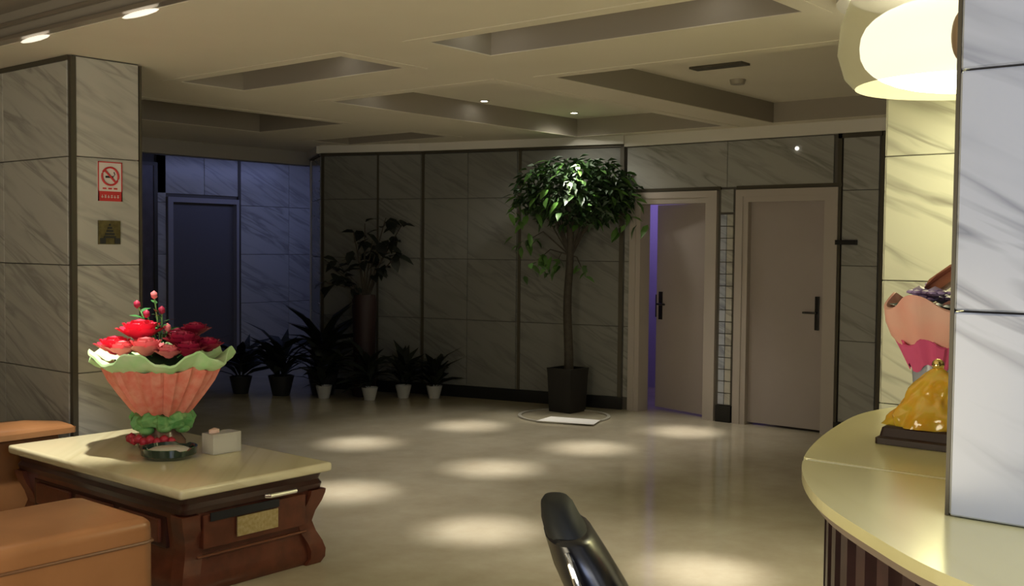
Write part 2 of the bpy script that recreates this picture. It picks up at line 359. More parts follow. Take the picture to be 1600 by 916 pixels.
bm = B(); lathe(bm, [(0, CZ+DZ-.04), (.05, CZ+DZ-.035), (.06, CZ+DZ)], 7.2, 3.85, 16); tag(link('smoke_detector', bm, mat('detector_plastic', (.3, .27, .22), .5), None, True), 'small round smoke detector beside the ceiling vent', 'detector')
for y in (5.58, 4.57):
    bm = B(); ball(bm, (2.765, y, CZ-.012), .016, .8, 10.0, .9); lt = link('edge_highlight', bm, mat('edge_highlight_glow', (1, 1, 1), emit=(1, .9, .72), es=.9), None, True)  # glowing capsule painted in as a highlight on the glossy moulding
    tag(lt, ('left' if y > 5 else 'right')+' glowing streak as a painted highlight on the coffer edge above the pillar', 'lamp', 'painted highlights at the top left')
bm = B(); box(bm, 2.72, 2.779, 3.4, 7.3, CZ, CZ+.022, .005); box(bm, 2.755, 2.779, 3.4, 7.3, CZ+.09, CZ+.11, .004)
link('cove_rail', bm, mat('satin_rail', (.36, .31, .25), .3, .6), ceiling)

# round lamp over the counter
LX, LY = 4.70, 1.45
lamp = thing('ceiling_lamp', 'large glowing round glass ceiling lamp beside the white marble pillar', 'lamp', (LX, LY, CZ))
def sup(r, zc, h, n=3.0, k=18):
    out = []
    for i in range(k+1):
        a = -PI/2+PI*i/k; c, s = math.cos(a), math.sin(a)
        out.append((r*abs(c)**(2/n), zc+h*math.copysign(abs(s)**(2/n), s)))
    return out
bm = B(); lathe(bm, sup(.43, 2.435, .19, 2.4), LX, LY, 48); link('glass_bowl', bm, mat('lamp_bowl_glow', (1, 1, .95), emit=(1, .96, .72), es=7), lamp, True)
bm = B(); lathe(bm, [(.445, 2.262), (.49, 2.31), (.52, 2.41), (.51, 2.53), (.47, 2.645)], LX, LY, 48)
sm = mat('cream_glass_shade', (.26, .235, .15), .5, alpha=.86); link('outer_shade', bm, sm, lamp, True)
dv = Vector((-LX, -LY, 0)).normalized(); c0 = Vector((LX, LY, 2.375))+dv*.53-Vector((.64, -.768, 0))*.02
bm = B(); ball(bm, c0, .07, .55, .55, 1.35, 3); link('finial', bm, mat('bronze_finial', (.42, .3, .2), .4, .3), lamp, True)
bm = B(); lathe(bm, [(.5, 2.625), (.53, 2.625), (.53, CZ-.001), (0, CZ-.001)], LX, LY, 40); link('ceiling_plate', bm, M_corn, lamp, True)
light('ceiling_lamp_light', 'POINT', (LX-.1, LY-.1, 2.08), 22, (1, .93, .42), shadow_soft_size=.2)

# ------------------------------------------------------------------ small wall things
def lying(x, z, y=5.9205): return (x, y, z)
red = mat('sign_red', (.55, .03, .03), .5); wht = mat('sign_white', (.72, .66, .6), .5); blk = mat('sign_black', (.02, .02, .02), .5)
sx0, sx1, sz0, sz1 = 3.30, 3.455, 1.818, 2.05
sg = thing('no_smoking_sign', 'small red and white prohibition sign on the grey marble pillar', 'sign', (3.38, 5.92, sz0))
cbox('sign_plate', sx0, sx1, 5.917, 5.925, sz0, sz1, wht, sg)
bm = B(); t = .006
for a in ((sx0, sx1, sz0, sz0+.058), (sx0, sx0+t, sz0, sz1), (sx1-t, sx1, sz0, sz1), (sx0, sx1, sz1-t, sz1)): box(bm, a[0], a[1], 5.9145, 5.917, a[2], a[3])
link('red_band', bm, red, sg)
bm = B(); cxs, czs = (sx0+sx1)/2, 1.965
pts = [(cxs+.052*math.cos(a*PI/12), 5.914, czs+.052*math.sin(a*PI/12)) for a in range(25)]; tube(bm, pts, .006, 6)
tube(bm, [(cxs-.036, 5.914, czs+.036), (cxs+.036, 5.914, czs-.036)], .006, 6); link('prohibition_ring', bm, red, sg)
bm = B(); box(bm, cxs-.03, cxs+.02, 5.914, 5.9165, czs-.01, czs+.002); tube(bm, [(cxs+.022, 5.9155, czs), (cxs+.03, 5.9155, czs+.012), (cxs+.024, 5.9155, czs+.026)], .003, 5); link('cigarette_symbol', bm, blk, sg)
bm = B()
for k in range(6):
    x = sx0+.02+k*.02; box(bm, x, x+.012, 5.912, 5.9145, sz0+.022, sz0+.026); box(bm, x+.004, x+.007, 5.912, 5.9145, sz0+.018, sz0+.036)
    if k % 2: box(bm, x, x+.012, 5.912, 5.9145, sz0+.033, sz0+.036)
link('lettering', bm, wht, sg)
bm = B()
for k in range(3): box(bm, sx0+.03+k*.035, sx0+.053+k*.035, 5.9145, 5.9165, 1.888, 1.897)
link('lettering', bm, red, sg)
sg2 = thing('bronze_plaque', 'small dark bronze square plaque below the red sign on the pillar', 'plaque', (3.38, 5.92, 1.56))
cbox('plate', 3.302, 3.442, 5.915, 5.925, 1.563, 1.703, mat('bronze_plate', (.10, .08, .03), .35, .5, color2=(.16, .13, .05), scale=30), sg2)
bm = B(); box(bm, 3.31, 3.345, 5.911, 5.9155, 1.567, 1.60); box(bm, 3.402, 3.436, 5.911, 5.9155, 1.567, 1.60)
for k in range(5): box(bm, 3.335+k*.008, 3.41-k*.008, 5.911, 5.9155, 1.60+k*.018, 1.612+k*.018)
link('raised_mark', bm, blk, sg2)
tag(cbox('wall_sign', RX-.06, RX-.02, 3.52, 3.70, 1.615, 1.655, M_black), 'small black bracket sign projecting from the marble by the closed door', 'sign')
bm = B(); ball(bm, (RX-.03, 4.07, 2.44), .018); tag(link('wall_sensor', bm, mat('sensor_glow', (1, 1, 1), emit=(1, .95, .85), es=1.2), None, True), 'tiny pale sensor high on the wall above the closed door', 'sensor')

# ------------------------------------------------------------------ leaves
def leaf_mesh(name, L_, Wd, m, curl=.25):
    bm = B(); rows = []
    for i, (t, wv) in enumerate(((0, .04), (.3, .9), (.62, .85), (1, .02))):
        z = -curl*L_*t*t
        rows.append([bm.verts.new((L_*t, s*Wd/2*wv, z+abs(s)*.12*Wd*wv)) for s in (-1, 0, 1)])
    for A, D in zip(rows, rows[1:]):
        for k in (0, 1): bm.faces.new((A[k], A[k+1], D[k+1], D[k]))
    me = bpy.data.meshes.new(name); bm.to_mesh(me); bm.free(); me.materials.append(m)
    for f in me.polygons: f.use_smooth = True
    return me
def leaf_mat(name, c1, c2, rough=.4):
    m = bpy.data.materials.new(name); m.use_nodes = True; nt = m.node_tree; b = nt.nodes['Principled BSDF']; b.inputs['Roughness'].default_value = rough
    oi = nt.nodes.new('ShaderNodeObjectInfo'); mx = nt.nodes.new('ShaderNodeMixRGB'); mx.inputs[1].default_value = (*c1, 1); mx.inputs[2].default_value = (*c2, 1)
    nt.links.new(oi.outputs['Random'], mx.inputs[0]); nt.links.new(mx.outputs[0], b.inputs['Base Color']); return m
def add_leaf(me, loc, yaw, pitch, sc_, parent):
    o = bpy.data.objects.new('leaf', me); C.objects.link(o)
    o.parent = parent; o.location = Vector(loc)-parent.location; o.rotation_euler = (random.uniform(-.5, .5), pitch, yaw); o.scale = (sc_,)*3
    return o
def leaf_mass(name, pts, L_, Wd, m, parent):
    bm = B()
    for p in pts:
        mt = Matrix.Translation(p) @ Euler((random.uniform(-.6, .6), random.uniform(-.4, .9), random.uniform(0, 6.28))).to_matrix().to_4x4()
        s = random.uniform(.7, 1.2)
        q = [bm.verts.new(mt @ Vector(v)) for v in ((0, 0, 0), (L_*s*.5, -Wd*s/2, .01), (L_*s, 0, -.02), (L_*s*.5, Wd*s/2, .01))]
        bm.faces.new((q[0], q[1], q[2])); bm.faces.new((q[0], q[2], q[3]))
    return link(name, bm, m, parent, kind='stuff')
# ---- leafy tree by the wall
TX, TY = 8.24, 6.16
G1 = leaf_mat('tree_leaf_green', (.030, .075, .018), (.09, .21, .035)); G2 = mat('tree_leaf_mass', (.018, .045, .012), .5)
tree = thing('potted_tree', 'tall potted indoor tree with a round leafy crown lit by a downlight', 'tree', (TX, TY, 0))
bm = B()
def sq(z, s): return [(TX-s, TY-s), (TX+s, TY-s), (TX+s, TY+s), (TX-s, TY+s)]
prof = [(0, .125), (.38, .14), (.42, .145), (.42, .125), (.37, .12)]
rings = [[bm.verts.new((x, y, z)) for x, y in sq(z, s)] for z, s in prof]
bm.faces.new(rings[0][::-1])
for A, D in zip(rings, rings[1:]):
    for i in range(4): bm.faces.new((A[i], A[(i+1) % 4], D[(i+1) % 4], D[i]))
link('pot', bm, mat('dark_planter', (.009, .008, .007), .5), tree)
cbox('soil', TX-.12, TX+.12, TY-.12, TY+.12, .34, .38, mat('soil', (.03, .02, .012), .9), tree)
bark = mat('bark', (.035, .028, .02), .8, color2=(.05, .042, .03), scale=30, bump=.4)
bm = B()
tube(bm, [(TX+.008*math.sin(z*5), TY+.008*math.cos(z*6), z) for z in [.36+i*.12 for i in range(15)]], [.046-.0012*i for i in range(15)], 10)
link('trunk', bm, bark, tree, True)
lat = Vector((.64, -.768, 0))                # to the right in the picture
cc = Vector((TX, TY, 2.10))+lat*.06
def crown(n, big=False):
    out = []
    while len(out) < n:
        v = Vector((random.uniform(-1, 1), random.uniform(-1, 1), random.uniform(-1, 1)))
        if .25 < v.length < 1:
            r = v.length; p = cc+lat*(v.x*.60)+Vector((.768, .64, 0))*(v.y*.26)+Vector((0, 0, v.z*.34-.06*v.x*0)); 
            out.append((p, math.atan2(p.y-cc.y, p.x-cc.x)))
    return out
for k in range(8):
    a = k*PI/4; e = cc+lat*(.42*math.cos(a))+Vector((0, 0, .22*math.sin(a)))
    bm = B(); tube(bm, [(TX, TY, 1.45+.05*(k % 3)), Vector((TX, TY, 1.75))*.5+e*.5, e], [.014, .01, .004], 5); link('branch', bm, bark, tree, True)
droop = []
for dx, dz, n, s in ((-.42, 1.62, 14, .12), (-.30, 1.45, 16, .12), (-.12, 1.42, 9, .08), (.12, 1.38, 7, .08), (-.5, 1.9, 14, .14), (.52, 1.86, 10, .12)):
    for _ in range(n): droop.append(Vector((TX, TY, dz))+lat*(dx+random.gauss(0, s*.6))+Vector((0, 0, random.gauss(0, s*.5)))+Vector((-.1, -.1, 0))*random.random())
    bm = B(); tube(bm, [(TX, TY, 1.5), Vector((TX, TY, dz+.1))+lat*dx*.6, Vector((TX, TY, dz))+lat*dx], [.009, .006, .003], 5); link('branch', bm, bark, tree, True)
lm = [leaf_mesh('tree_leaf', .13, .06, G1), leaf_mesh('tree_leaf', .14, .06, G1, .4)]
for p, a in crown(225): add_leaf(random.choice(lm), p, a+random.uniform(-.7, .7), random.uniform(-.2, .8), random.uniform(.8, 1.2), tree)
for p in droop: add_leaf(random.choice(lm), p, random.uniform(0, 6.28), random.uniform(.1, .9), random.uniform(.7, 1.1), tree)
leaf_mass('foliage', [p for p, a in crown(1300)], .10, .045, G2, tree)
# white sheet and dark round mat under the tree
bm = B(); lathe(bm, [(0, .001), (.46, .001), (.46, .008), (0, .008)], 7.95, 5.98, 40)
bm2 = B(); lathe(bm2, [(.40, .001), (.40, .014), (.43, .014), (.43, .001)], 7.95, 5.98, 40)
bm.free(); tag(link('floor_ring', bm2, mat('grey_ring', (.35, .33, .27), .4)), 'flat round ring lying on the floor below the leafy tree', 'ring')
bm = B(); prism(bm, [(7.50, 5.95), (7.68, 5.45), (7.92, 5.55), (7.78, 6.0)], .015, .019); tag(link('paper_sheet', bm, mat('paper', (.85, .83, .78), .6)), 'white sheet of paper on the floor in front of the leafy tree', 'paper')

# ---- dark plant in a tall vase
PX, PY = 7.62, 8.35
dp = thing('tall_vase_plant', 'dark leafy branches in a tall dark red vase against the dim wall', 'plant', (PX, PY, 0))
bm = B(); lathe(bm, [(0, 0), (.12, 0), (.13, .05), (.11, .3), (.12, .7), (.13, 1.0), (.11, 1.06), (.09, 1.06), (.09, .9), (0, .9)], PX, PY, 28)
link('vase', bm, mat('dark_red_glaze', (.022, .007, .007), .6), dp, True)
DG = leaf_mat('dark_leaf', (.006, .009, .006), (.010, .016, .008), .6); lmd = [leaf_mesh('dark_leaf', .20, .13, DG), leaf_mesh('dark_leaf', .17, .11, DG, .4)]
tips = [(-.40, 1.18), (-.42, 1.42), (-.25, 1.35), (-.12, 1.72), (.22, 1.86), (.38, 1.78), (.36, 1.50), (.08, 1.62), (-.05, 1.45), (.15, 1.40), (-.15, 1.15), (.0, 1.9-.1), (-.3, 1.3), (.3, 1.65)]
for dx, z in tips:
    e = Vector((PX, PY, z))+lat*dx; bm = B(); mid = Vector((PX, PY, 1.1+(z-1.1)*.35))+lat*dx*.35
    tube(bm, [(PX, PY, .92), mid, e], [.012, .009, .004], 5); link('branch', bm, bark, dp, True)
    for k in range(6):
        f = .45+.55*k/5; p = mid.lerp(e, f)+Vector([random.gauss(0, .025) for _ in range(3)])
        add_leaf(random.choice(lmd), p, random.uniform(0, 6.28), random.uniform(-.8, .8), random.uniform(.75, 1.1), dp)
# ---- row of small potted plants on the floor
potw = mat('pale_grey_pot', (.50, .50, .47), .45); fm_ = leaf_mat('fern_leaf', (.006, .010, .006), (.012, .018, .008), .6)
fernleaf = leaf_mesh('fern_leaf', .34, .085, fm_, .6)
def fern(x, y, s, h, lab, potm, nl=36, grp='potted ferns along the dim wall'):
    t = thing('potted_fern', lab, 'plant', (x, y, 0), grp)
    bm = B(); lathe(bm, [(0, 0), (.055*s, 0), (.085*s, .13*s), (.075*s, .13*s), (.07*s, .1*s), (0, .1*s)], x, y, 20); link('pot', bm, potm, t, True)
    for k in range(nl):
        a = random.uniform(0, 6.28); add_leaf(fernleaf, (x+.02*math.cos(a), y+.02*math.sin(a), .10*s+random.uniform(0, .5)*h), a, random.uniform(-1.35, -.55), random.uniform(.6, 1.0)*h/.34*.8, t)
fern(7.22, 8.52, 1, .50, 'potted fern in a pale pot, leftmost of the four pale pots', potw)
fern(7.45, 8.08, 1, .50, 'potted fern in a pale pot, second of four from the left', potw)
fern(7.80, 7.95, 1, .46, 'potted fern in a pale pot, third of four from the left', potw)
fern(8.00, 7.70, 1, .44, 'potted fern in a pale pot, rightmost of the four pale pots', potw)
dpot = mat('black_pot', (.02, .02, .02), .5)
fern(7.05, 9.0, 1.6, .62, 'dark bushy fern at the wall corner, left of the pale pots', dpot, 40)
fern(6.85, 9.42, 1.4, .60, 'dark low fern in front of the blue corridor, right of the bouquet', dpot, 36)
fern(7.4, 8.75, 2.0, .70, 'tall dark fern behind the pale pots, left of the red vase', dpot, 44)
fern(6.55, 9.8, 1.2, .50, 'dark fern farthest back, just right of the bouquet frill', dpot, 30)
# ------------------------------------------------------------------ coffee table
mah = mat('mahogany', (.15, .040, .018), .4, color2=(.10, .026, .012), scale=14, coat=.15)
mah_d = mat('mahogany_dark', (.05, .014, .010), .3, color2=(.035, .010, .008), scale=14)
X0, X1, Y0, Y1 = 2.66, 3.46, 4.08, 5.62
tb = thing('coffee_table', 'low carved mahogany coffee table with a cream marble top', 'table', ((X0+X1)/2, (Y0+Y1)/2, 0))
cbox('tabletop', X0-.03, X1+.03, Y0-.03, Y1+.03, .455, .50, marble('cream_tabletop', (.80, .73, .48), (.60, .52, .30), .2, width=.12, strength=.6), tb, .018, True)
def rect_loft(bm, prof, x0, x1, y0, y1, r=.03):
    rows = []
    for z, d in prof:
        row = []
        for cx, cy, a0 in ((x1-d-r, y1-d-r, 0), (x0+d+r, y1-d-r, 90), (x0+d+r, y0+d+r, 180), (x1-d-r, y0+d+r, 270)):
            for k in range(4):
                a = math.radians(a0+k*30); row.append(bm.verts.new((cx+r*math.cos(a), cy+r*math.sin(a), z)))
        rows.append(row)
    n = len(rows[0])
    for A, D in zip(rows, rows[1:]):
        for i in range(n): bm.faces.new((A[i], A[(i+1) % n], D[(i+1) % n], D[i]))
    bm.faces.new(rows[0][::-1]); bm.faces.new(rows[-1])
bm = B(); rect_loft(bm, [(0, .035), (.02, .022), (.06, .020), (.085, .025), (.12, .034), (.16, .04), (.21, .04), (.27, .032), (.33, .025), (.37, .02)], X0, X1, Y0, Y1)
link('body', bm, mah, tb, True)
bm = B(); rect_loft(bm, [(.37, .03), (.375, .005), (.40, 0), (.42, .012), (.455, .0)], X0, X1, Y0, Y1); link('frieze', bm, mah_d, tb, True)
# corner posts bulging in the same cyma profile
for cx, cy in ((X0, Y0), (X1, Y0), (X0, Y1), (X1, Y1)):
    sx = 1 if cx == X0 else -1; sy = 1 if cy == Y0 else -1; bm = B(); rows = []
    for z, d in [(0, .012), (.03, -.004), (.07, -.006), (.11, .005), (.16, .028), (.21, .042), (.26, .030), (.31, .008), (.35, -.004), (.37, -.006)]:
        a, c, e, f = cx+sx*d, cy+sy*d, cx+sx*(d+.09), cy+sy*(d+.09)
        rows.append([bm.verts.new(v) for v in ((a, c, z), (e, c, z), (e, f, z), (a, f, z))])
    for A, D in zip(rows, rows[1:]):
        for i in range(4): bm.faces.new((A[i], A[(i+1) % 4], D[(i+1) % 4], D[i]))
    bm.faces.new(rows[0][::-1]); bm.faces.new(rows[-1]); link('leg', bm, mah, tb, True)
# drawer front on the end face (towards -Y)
dr = cbox('drawer', X0+.11, X1-.11, Y0+.004, Y0+.08, .205, .36, mah, tb, .008)
cbox('dark_inlay', X0+.14, X1-.28, Y0-.008, Y0-.003, .33, .368, mat('blue_black_inlay', (.012, .015, .022), .3), dr)
bm = B(); tube(bm, [(X0+.44, Y0-.01, .395), (X0+.45, Y0-.03, .395), (X0+.60, Y0-.03, .395), (X0+.61, Y0-.01, .395)], .011, 8); link('handle', bm, mat('polished_steel', (.9, .88, .85), .15, .8), dr, True)
pm = mat('brass_tag', (.50, .38, .16), .35, .5, color2=(.62, .52, .28), scale=60)
plq = cbox('tag_plate', X0+.28, X0+.51, Y0-.012, Y0-.004, .235, .325, pm, dr)
cbox('moulding', X0+.09, X1-.09, Y0+.02, Y0+.06, .165, .175, mat('mahogany_edge', (.20, .07, .035), .25, coat=.5), tb, .004)
cbox('side_panel', X0+.02, X0+.04, Y0+.16, Y1-.16, .2, .345, mah_d, tb, .006)
for k in range(3):
    y = Y0+.2+k*.4; cbox('carved_panel', X0+.006, X0+.03, y, y+.34, .22, .33, mah, tb, .01)

# ---- bouquet on the coffee table
BX, BY = 3.16, 5.03
bq = thing('flower_bouquet', 'red flower bouquet in coral crepe wrap with a pale green frill on the table', 'bouquet', (BX, BY, .50))
coral = mat('coral_crepe', (.85, .20, .14), .7, color2=(.92, .36, .26), scale=18, bump=.3)
def flute(amp, n, tw=0): return lambda a, r, z: (r*(1+amp*math.sin(n*a+tw)+amp*.5*math.sin(n*2.3*a)), z+.012*math.sin(n*a*.5))
bm = B(); lathe(bm, [(.12, .675), (.155, .71), (.21, .785), (.26, .86), (.292, .93), (.28, .93), (.18, .78), (.09, .69)], BX, BY, 96, flute(.035, 22)); link('crepe_wrap', bm, coral, bq, True)
bm = B()
def frf(a, r, z): return (r*(1+.04*math.sin(9*a)), z+(r-.26)*.32*math.sin(7*a+.5)+.006*math.sin(23*a))
lathe(bm, [(.255, .915), (.30, .93), (.335, .955), (.365, .985), (.36, .995), (.32, .975), (.28, .955), (.24, .95)], BX, BY, 96, frf); link('green_frill', bm, mat('pale_green_crepe', (.48, .86, .36), .7, color2=(.72, .92, .55), scale=8), bq, True)
bm = B(); lathe(bm, [(0, .50), (.12, .50), (.12, .53), (.09, .57), (.085, .70), (0, .70)], BX, BY, 32); link('vase', bm, mat('clear_brown_glass', (.25, .14, .09), .2), bq, True)
gr = mat('green_ribbon', (.10, .34, .09), .5, color2=(.25, .5, .18), scale=20)
bm = B()
for k in range(26):
    a = k*2.4; ball(bm, (BX+.12*math.cos(a), BY+.12*math.sin(a), .635+.035*math.sin(k*1.7)), .040, 1, 1, .6, 2)
lathe(bm, [(.10, .60), (.145, .615), (.16, .65), (.14, .685), (.10, .69)], BX, BY, 64, flute(.08, 11)); link('green_ribbon', bm, gr, bq, True)
rb = mat('red_bead', (.50, .03, .06), .35)
for k in range(9):
    a = PI*.85+k*.22; bm = B(); ball(bm, (BX+.16*math.cos(a), BY+.16*math.sin(a), .55+.012*(k % 2)), .026, 1, 1, 1, 1); link('red_bead', bm, rb, bq, True)
bm = B(); lathe(bm, [(.235, .935), (.10, .99), (0, 1.0)], BX, BY, 40); link('foliage_base', bm, mat('dark_foliage', (.02, .05, .02), .7), bq, True)
def rose(c, r, m):
    bm = B(); ball(bm, c, r*.72, 1, 1, 1, 2)
    for ring, (rr, tilt, n) in enumerate(((.5, .2, 5), (.8, .6, 6), (1.05, 1.0, 7))):
        for k in range(n):
            a = k*2*PI/n+ring*.5; u = Vector((math.cos(a), math.sin(a), 0)); tn = Vector((-math.sin(a), math.cos(a), 0))
            up = Vector((0, 0, math.cos(tilt)))+u*math.sin(tilt); b0 = Vector(c)+u*r*rr*.4-Vector((0, 0, r*.4))
            g = []
            for i in range(3):
                wv = (.35, .62, .4)[i]*r; h = (0, .6, 1.05)[i]*r; g.append([bm.verts.new(b0+up*h+tn*wv*s+u*(r*rr*.25 if s == 0 else 0)) for s in (-1, 0, 1)])
            for i in (0, 1):
                for j in (0, 1): bm.faces.new((g[i][j], g[i][j+1], g[i+1][j+1], g[i+1][j]))
    return link('rose', bm, m, bq, True)
rm = [mat('rose_red', (.80, .03, .08), .5), mat('rose_pink', (.90, .22, .24), .5), mat('rose_crimson', (.40, .015, .06), .5)]
nrm = Vector((.768, .64, 0))
for dx, dy, dz, r, k in ((-.21, -.10, 1.03, .062, 0), (-.10, -.04, 1.105, .072, 0), (-.15, -.16, 1.02, .05, 1), (-.03, -.16, 1.03, .062, 1), (.13, -.06, 1.06, .06, 2), (.18, -.14, 1.02, .055, 2),
                         (.24, 0, 1.03, .05, 2), (.05, .10, 1.06, .06, 2), (-.12, .10, 1.10, .06, 0), (.14, .12, 1.10, .05, 2), (.10, -.2, 1.01, .045, 1)):
    p = Vector((BX, BY, dz+.012))+lat*dx+nrm*dy; rose(p, r*1.15, rm[k])
    bm = B(); tube(bm, [(BX+(p.x-BX)*.6, BY+(p.y-BY)*.6, .98), p], .004, 5); link('stem', bm, gr, bq)
gl = leaf_mat('bouquet_leaf', (.03, .13, .04), (.06, .22, .06)); bl = leaf_mesh('bouquet_leaf', .10, .045, gl)
for dx, z in ((-.04, 1.30), (.0, 1.22), (.03, 1.13), (-.08, 1.2), (-.13, 1.25)):
    e = Vector((BX, BY, z))+lat*dx; bm = B(); tube(bm, [(BX, BY, .98), e], .004, 5); link('stem', bm, gr, bq)
    for k in range(4): add_leaf(bl, Vector((BX, BY, .98)).lerp(e, .45+.13*k), random.uniform(0, 6.28), -.5, .8, bq)
    bm = B(); ball(bm, e, .02, 1, 1, 1.2, 1); link('bud', bm, rm[1] if z > 1.27 or z == 1.13 else rm[2], bq, True)
for k in range(16):
    a = k*2.4; add_leaf(bl, (BX+.13*math.cos(a), BY+.13*math.sin(a), 1.0), a, -.5, 1.0, bq)
# ---- ashtray and tissue box
ax, ay = 3.015, 4.74
ash = thing('glass_ashtray', 'round dark green glass ashtray in front of the bouquet', 'ashtray', (ax, ay, .5))
bm = B(); lathe(bm, [(0, .501), (.11, .501), (.135, .52), (.138, .556), (.127, .556), (.118, .525), (.09, .512), (0, .512)], ax, ay, 40, lambda a, r, z: (r, z-(.010 if z > .54 and math.sin(3*a) > .8 else 0)))
link('bowl', bm, mat('green_glass', (.012, .035, .025), .1, coat=.5), ash, True)
bm = B(); lathe(bm, [(0, .55), (.085, .547), (.112, .535), (0, .515)], ax, ay, 32); link('ash_liner', bm, mat('white_liner', (.85, .85, .8), .3), ash, True)
tx, ty = 3.27, 4.66
tbx = thing('tissue_box', 'small translucent white tissue box beside the bouquet', 'box', (tx, ty, .5))
clear = mat('frosted_acrylic', (.80, .78, .68), .15, alpha=.55)
cbox('case', tx-.085, tx+.085, ty-.05, ty+.05, .501, .605, clear, tbx, .004)
cbox('tissues', tx-.07, tx+.07, ty-.035, ty+.035, .505, .585, mat('tissue_paper', (.8, .78, .7), .8), tbx)
bm = B(); ball(bm, (tx-.045, ty, .615), .022, 1.6, .8, .8, 1); link('tissue_tuft', bm, mat('pink_tissue', (.85, .6, .5), .8), tbx, True)

# ------------------------------------------------------------------ leather seats
lea = mat('tan_leather', (.32, .145, .058), .3, color2=(.27, .12, .046), scale=5, bump=.12)
lea_d = mat('tan_leather_welt', (.16, .07, .03), .4)
sf = thing('leather_sofa', 'tan leather sofa with a broad flat arm at the bottom left corner', 'sofa', (1.5, 4.4, 0))
cbox('arm', .95, 2.13, 3.44, 3.96, .02, .585, lea, sf, .045, True)
bm = B(); tube(bm, [(.95, 3.437, .50), (2.09, 3.437, .50), (2.125, 3.45, .50), (2.133, 3.48, .50), (2.133, 3.93, .50)], .006, 6); link('welt', bm, lea_d, sf, True)
cbox('arm', .95, 1.85, 5.2, 5.55, .02, .56, lea, sf, .05, True)
cbox('seat_cushion', .95, 1.80, 3.98, 4.57, .18, .42, lea, sf, .05, True); cbox('seat_cushion', .95, 1.80, 4.59, 5.18, .18, .42, lea, sf, .05, True)
cbox('base', .95, 1.78, 3.97, 5.19, .03, .18, lea_d, sf, .01)
cbox('backrest', .72, .96, 3.44, 5.55, .05, .82, lea, sf, .05, True)
ac = thing('leather_armchair', 'tan leather armchair with a domed arm beside the far end of the coffee table', 'armchair', (2.5, 6.3, 0))
def dome_arm(x0, x1, y0, y1, z0, z1, rise):
    bm = B(); box(bm, x0, x1, y0, y1, z0, z1, .04)
    bmesh.ops.subdivide_edges(bm, edges=bm.edges[:], cuts=4, use_grid_fill=True)
    for v in bm.verts:
        if v.co.z > z1-.06:
            t = (v.co.x-x0)/(x1-x0); s = (v.co.y-y0)/(y1-y0); v.co.z += rise*(1-(2*t-1)**4)*(1-(2*s-1)**2)
    return bm
bm = B(); box(bm, 1.95, 2.98, 5.77, 5.90, .04, .50, .02); link('arm', bm, lea, ac, True)
bm = dome_arm(1.95, 3.05, 5.70, 5.93, .50, .55, .045); link('arm_pad', bm, lea, ac, True)
bm = dome_arm(1.95, 2.92, 6.46, 6.62, .04, .47, .05); link('arm', bm, lea, ac, True)
cbox('seat_cushion', 1.95, 3.05, 5.91, 6.45, .2, .50, lea, ac, .05, True); cbox('base', 1.95, 2.95, 5.9, 6.46, .03, .2, lea_d, ac, .01)
cbox('backrest', 1.75, 1.98, 5.74, 6.62, .05, .88, lea, ac, .06, True)

# ------------------------------------------------------------------ reception counter
def catmull(P, n=8):
    out = []
    for i in range(1, len(P)-2):
        a, b_, c, d = map(Vector, P[i-1:i+3])
        for k in range(n):
            t = k/n; out.append(.5*((2*b_)+(c-a)*t+(2*a-5*b_+4*c-d)*t*t+(3*b_-a-3*c+d)*t**3))
    out.append(Vector(P[-2])); return out
CP = [(1.30, -1.6), (1.33, -1.3), (1.34, -.6), (1.42, .1), (1.57, .46), (1.74, .67), (1.97, .875), (2.29, 1.04), (2.75, 1.16), (3.12, 1.19), (3.5, 1.05), (3.78, .7), (3.85, .2), (3.85, -1.3), (3.85, -1.6)]
edge = catmull(CP, 8)
ct = thing('reception_counter', 'curved reception counter with a cream marble top and dark vertical slats', 'counter', (2.4, 0, 0))
def inset(pts, d):
    out = []
    for i, p in enumerate(pts):
        t = (pts[min(i+1, len(pts)-1)]-pts[max(i-1, 0)]).normalized(); out.append(p+Vector((t.y, -t.x))*d)
    return out
cm = marble('counter_marble', (.80, .76, .42), (.64, .58, .28), .2, width=.14, strength=.7)
def clipx(pts, x, keep_less):
    out = []
    for p, q in zip(pts, pts[1:]+pts[:1]):
        ip = (p.x <= x) == keep_less; iq = (q.x <= x) == keep_less
        if ip: out.append(p)
        if ip != iq: t = (x-p.x)/(q.x-p.x); out.append(p.lerp(q, t))
    return out
for lim, less in ((2.262, True), (2.278, False)):
    bm = B(); prism(bm, [tuple(p) for p in clipx(edge, lim, less)], 1.078, 1.10)
    bmesh.ops.bevel(bm, geom=[e for e in bm.edges if all(abs(v.co.z-1.10) < 1e-4 for v in e.verts)], offset=.005, segments=2, affect='EDGES')
    link('marble_slab', bm, cm, ct)
bm = B(); prism(bm, [(2.262, -1.25), (2.278, -1.25), (2.278, 1.02), (2.262, 1.02)], 1.08, 1.0998); link('joint_strip', bm, mat('pale_joint', (.9, .88, .62), .3), ct)
e2 = inset(edge, .018); bm = B(); prism(bm, [tuple(p) for p in e2], 1.055, 1.078); link('edge_moulding', bm, mat('beige_edge', (.30, .24, .19), .4), ct)
e3 = inset(edge, .09); bm = B(); prism(bm, [tuple(p) for p in e3], 0, 1.055); link('body', bm, mat('counter_panel', (.62, .53, .43), .5), ct)
e4 = inset(edge, .05); L_ = 0; nxt = .0; slm = mat('dark_slat_wood', (.075, .038, .038), .35, color2=(.05, .028, .03), scale=20)
for p, q in zip(e4, e4[1:]):
    d = (q-p).length; u = (q-p).normalized()
    while nxt < L_+d:
        c = p+u*(nxt-L_); nn = Vector((u.y, -u.x)); h = u*.022; bm = B()
        prism(bm, [c-h, c+h, c+h+nn*.045, c-h+nn*.045], .06, 1.055); link('slat', bm, slm, ct); nxt += .095
    L_ += d
bm = B(); e5 = inset(edge, .06); prism(bm, [tuple(p) for p in e5], 0.0, .06); link('plinth', bm, M_black, ct)
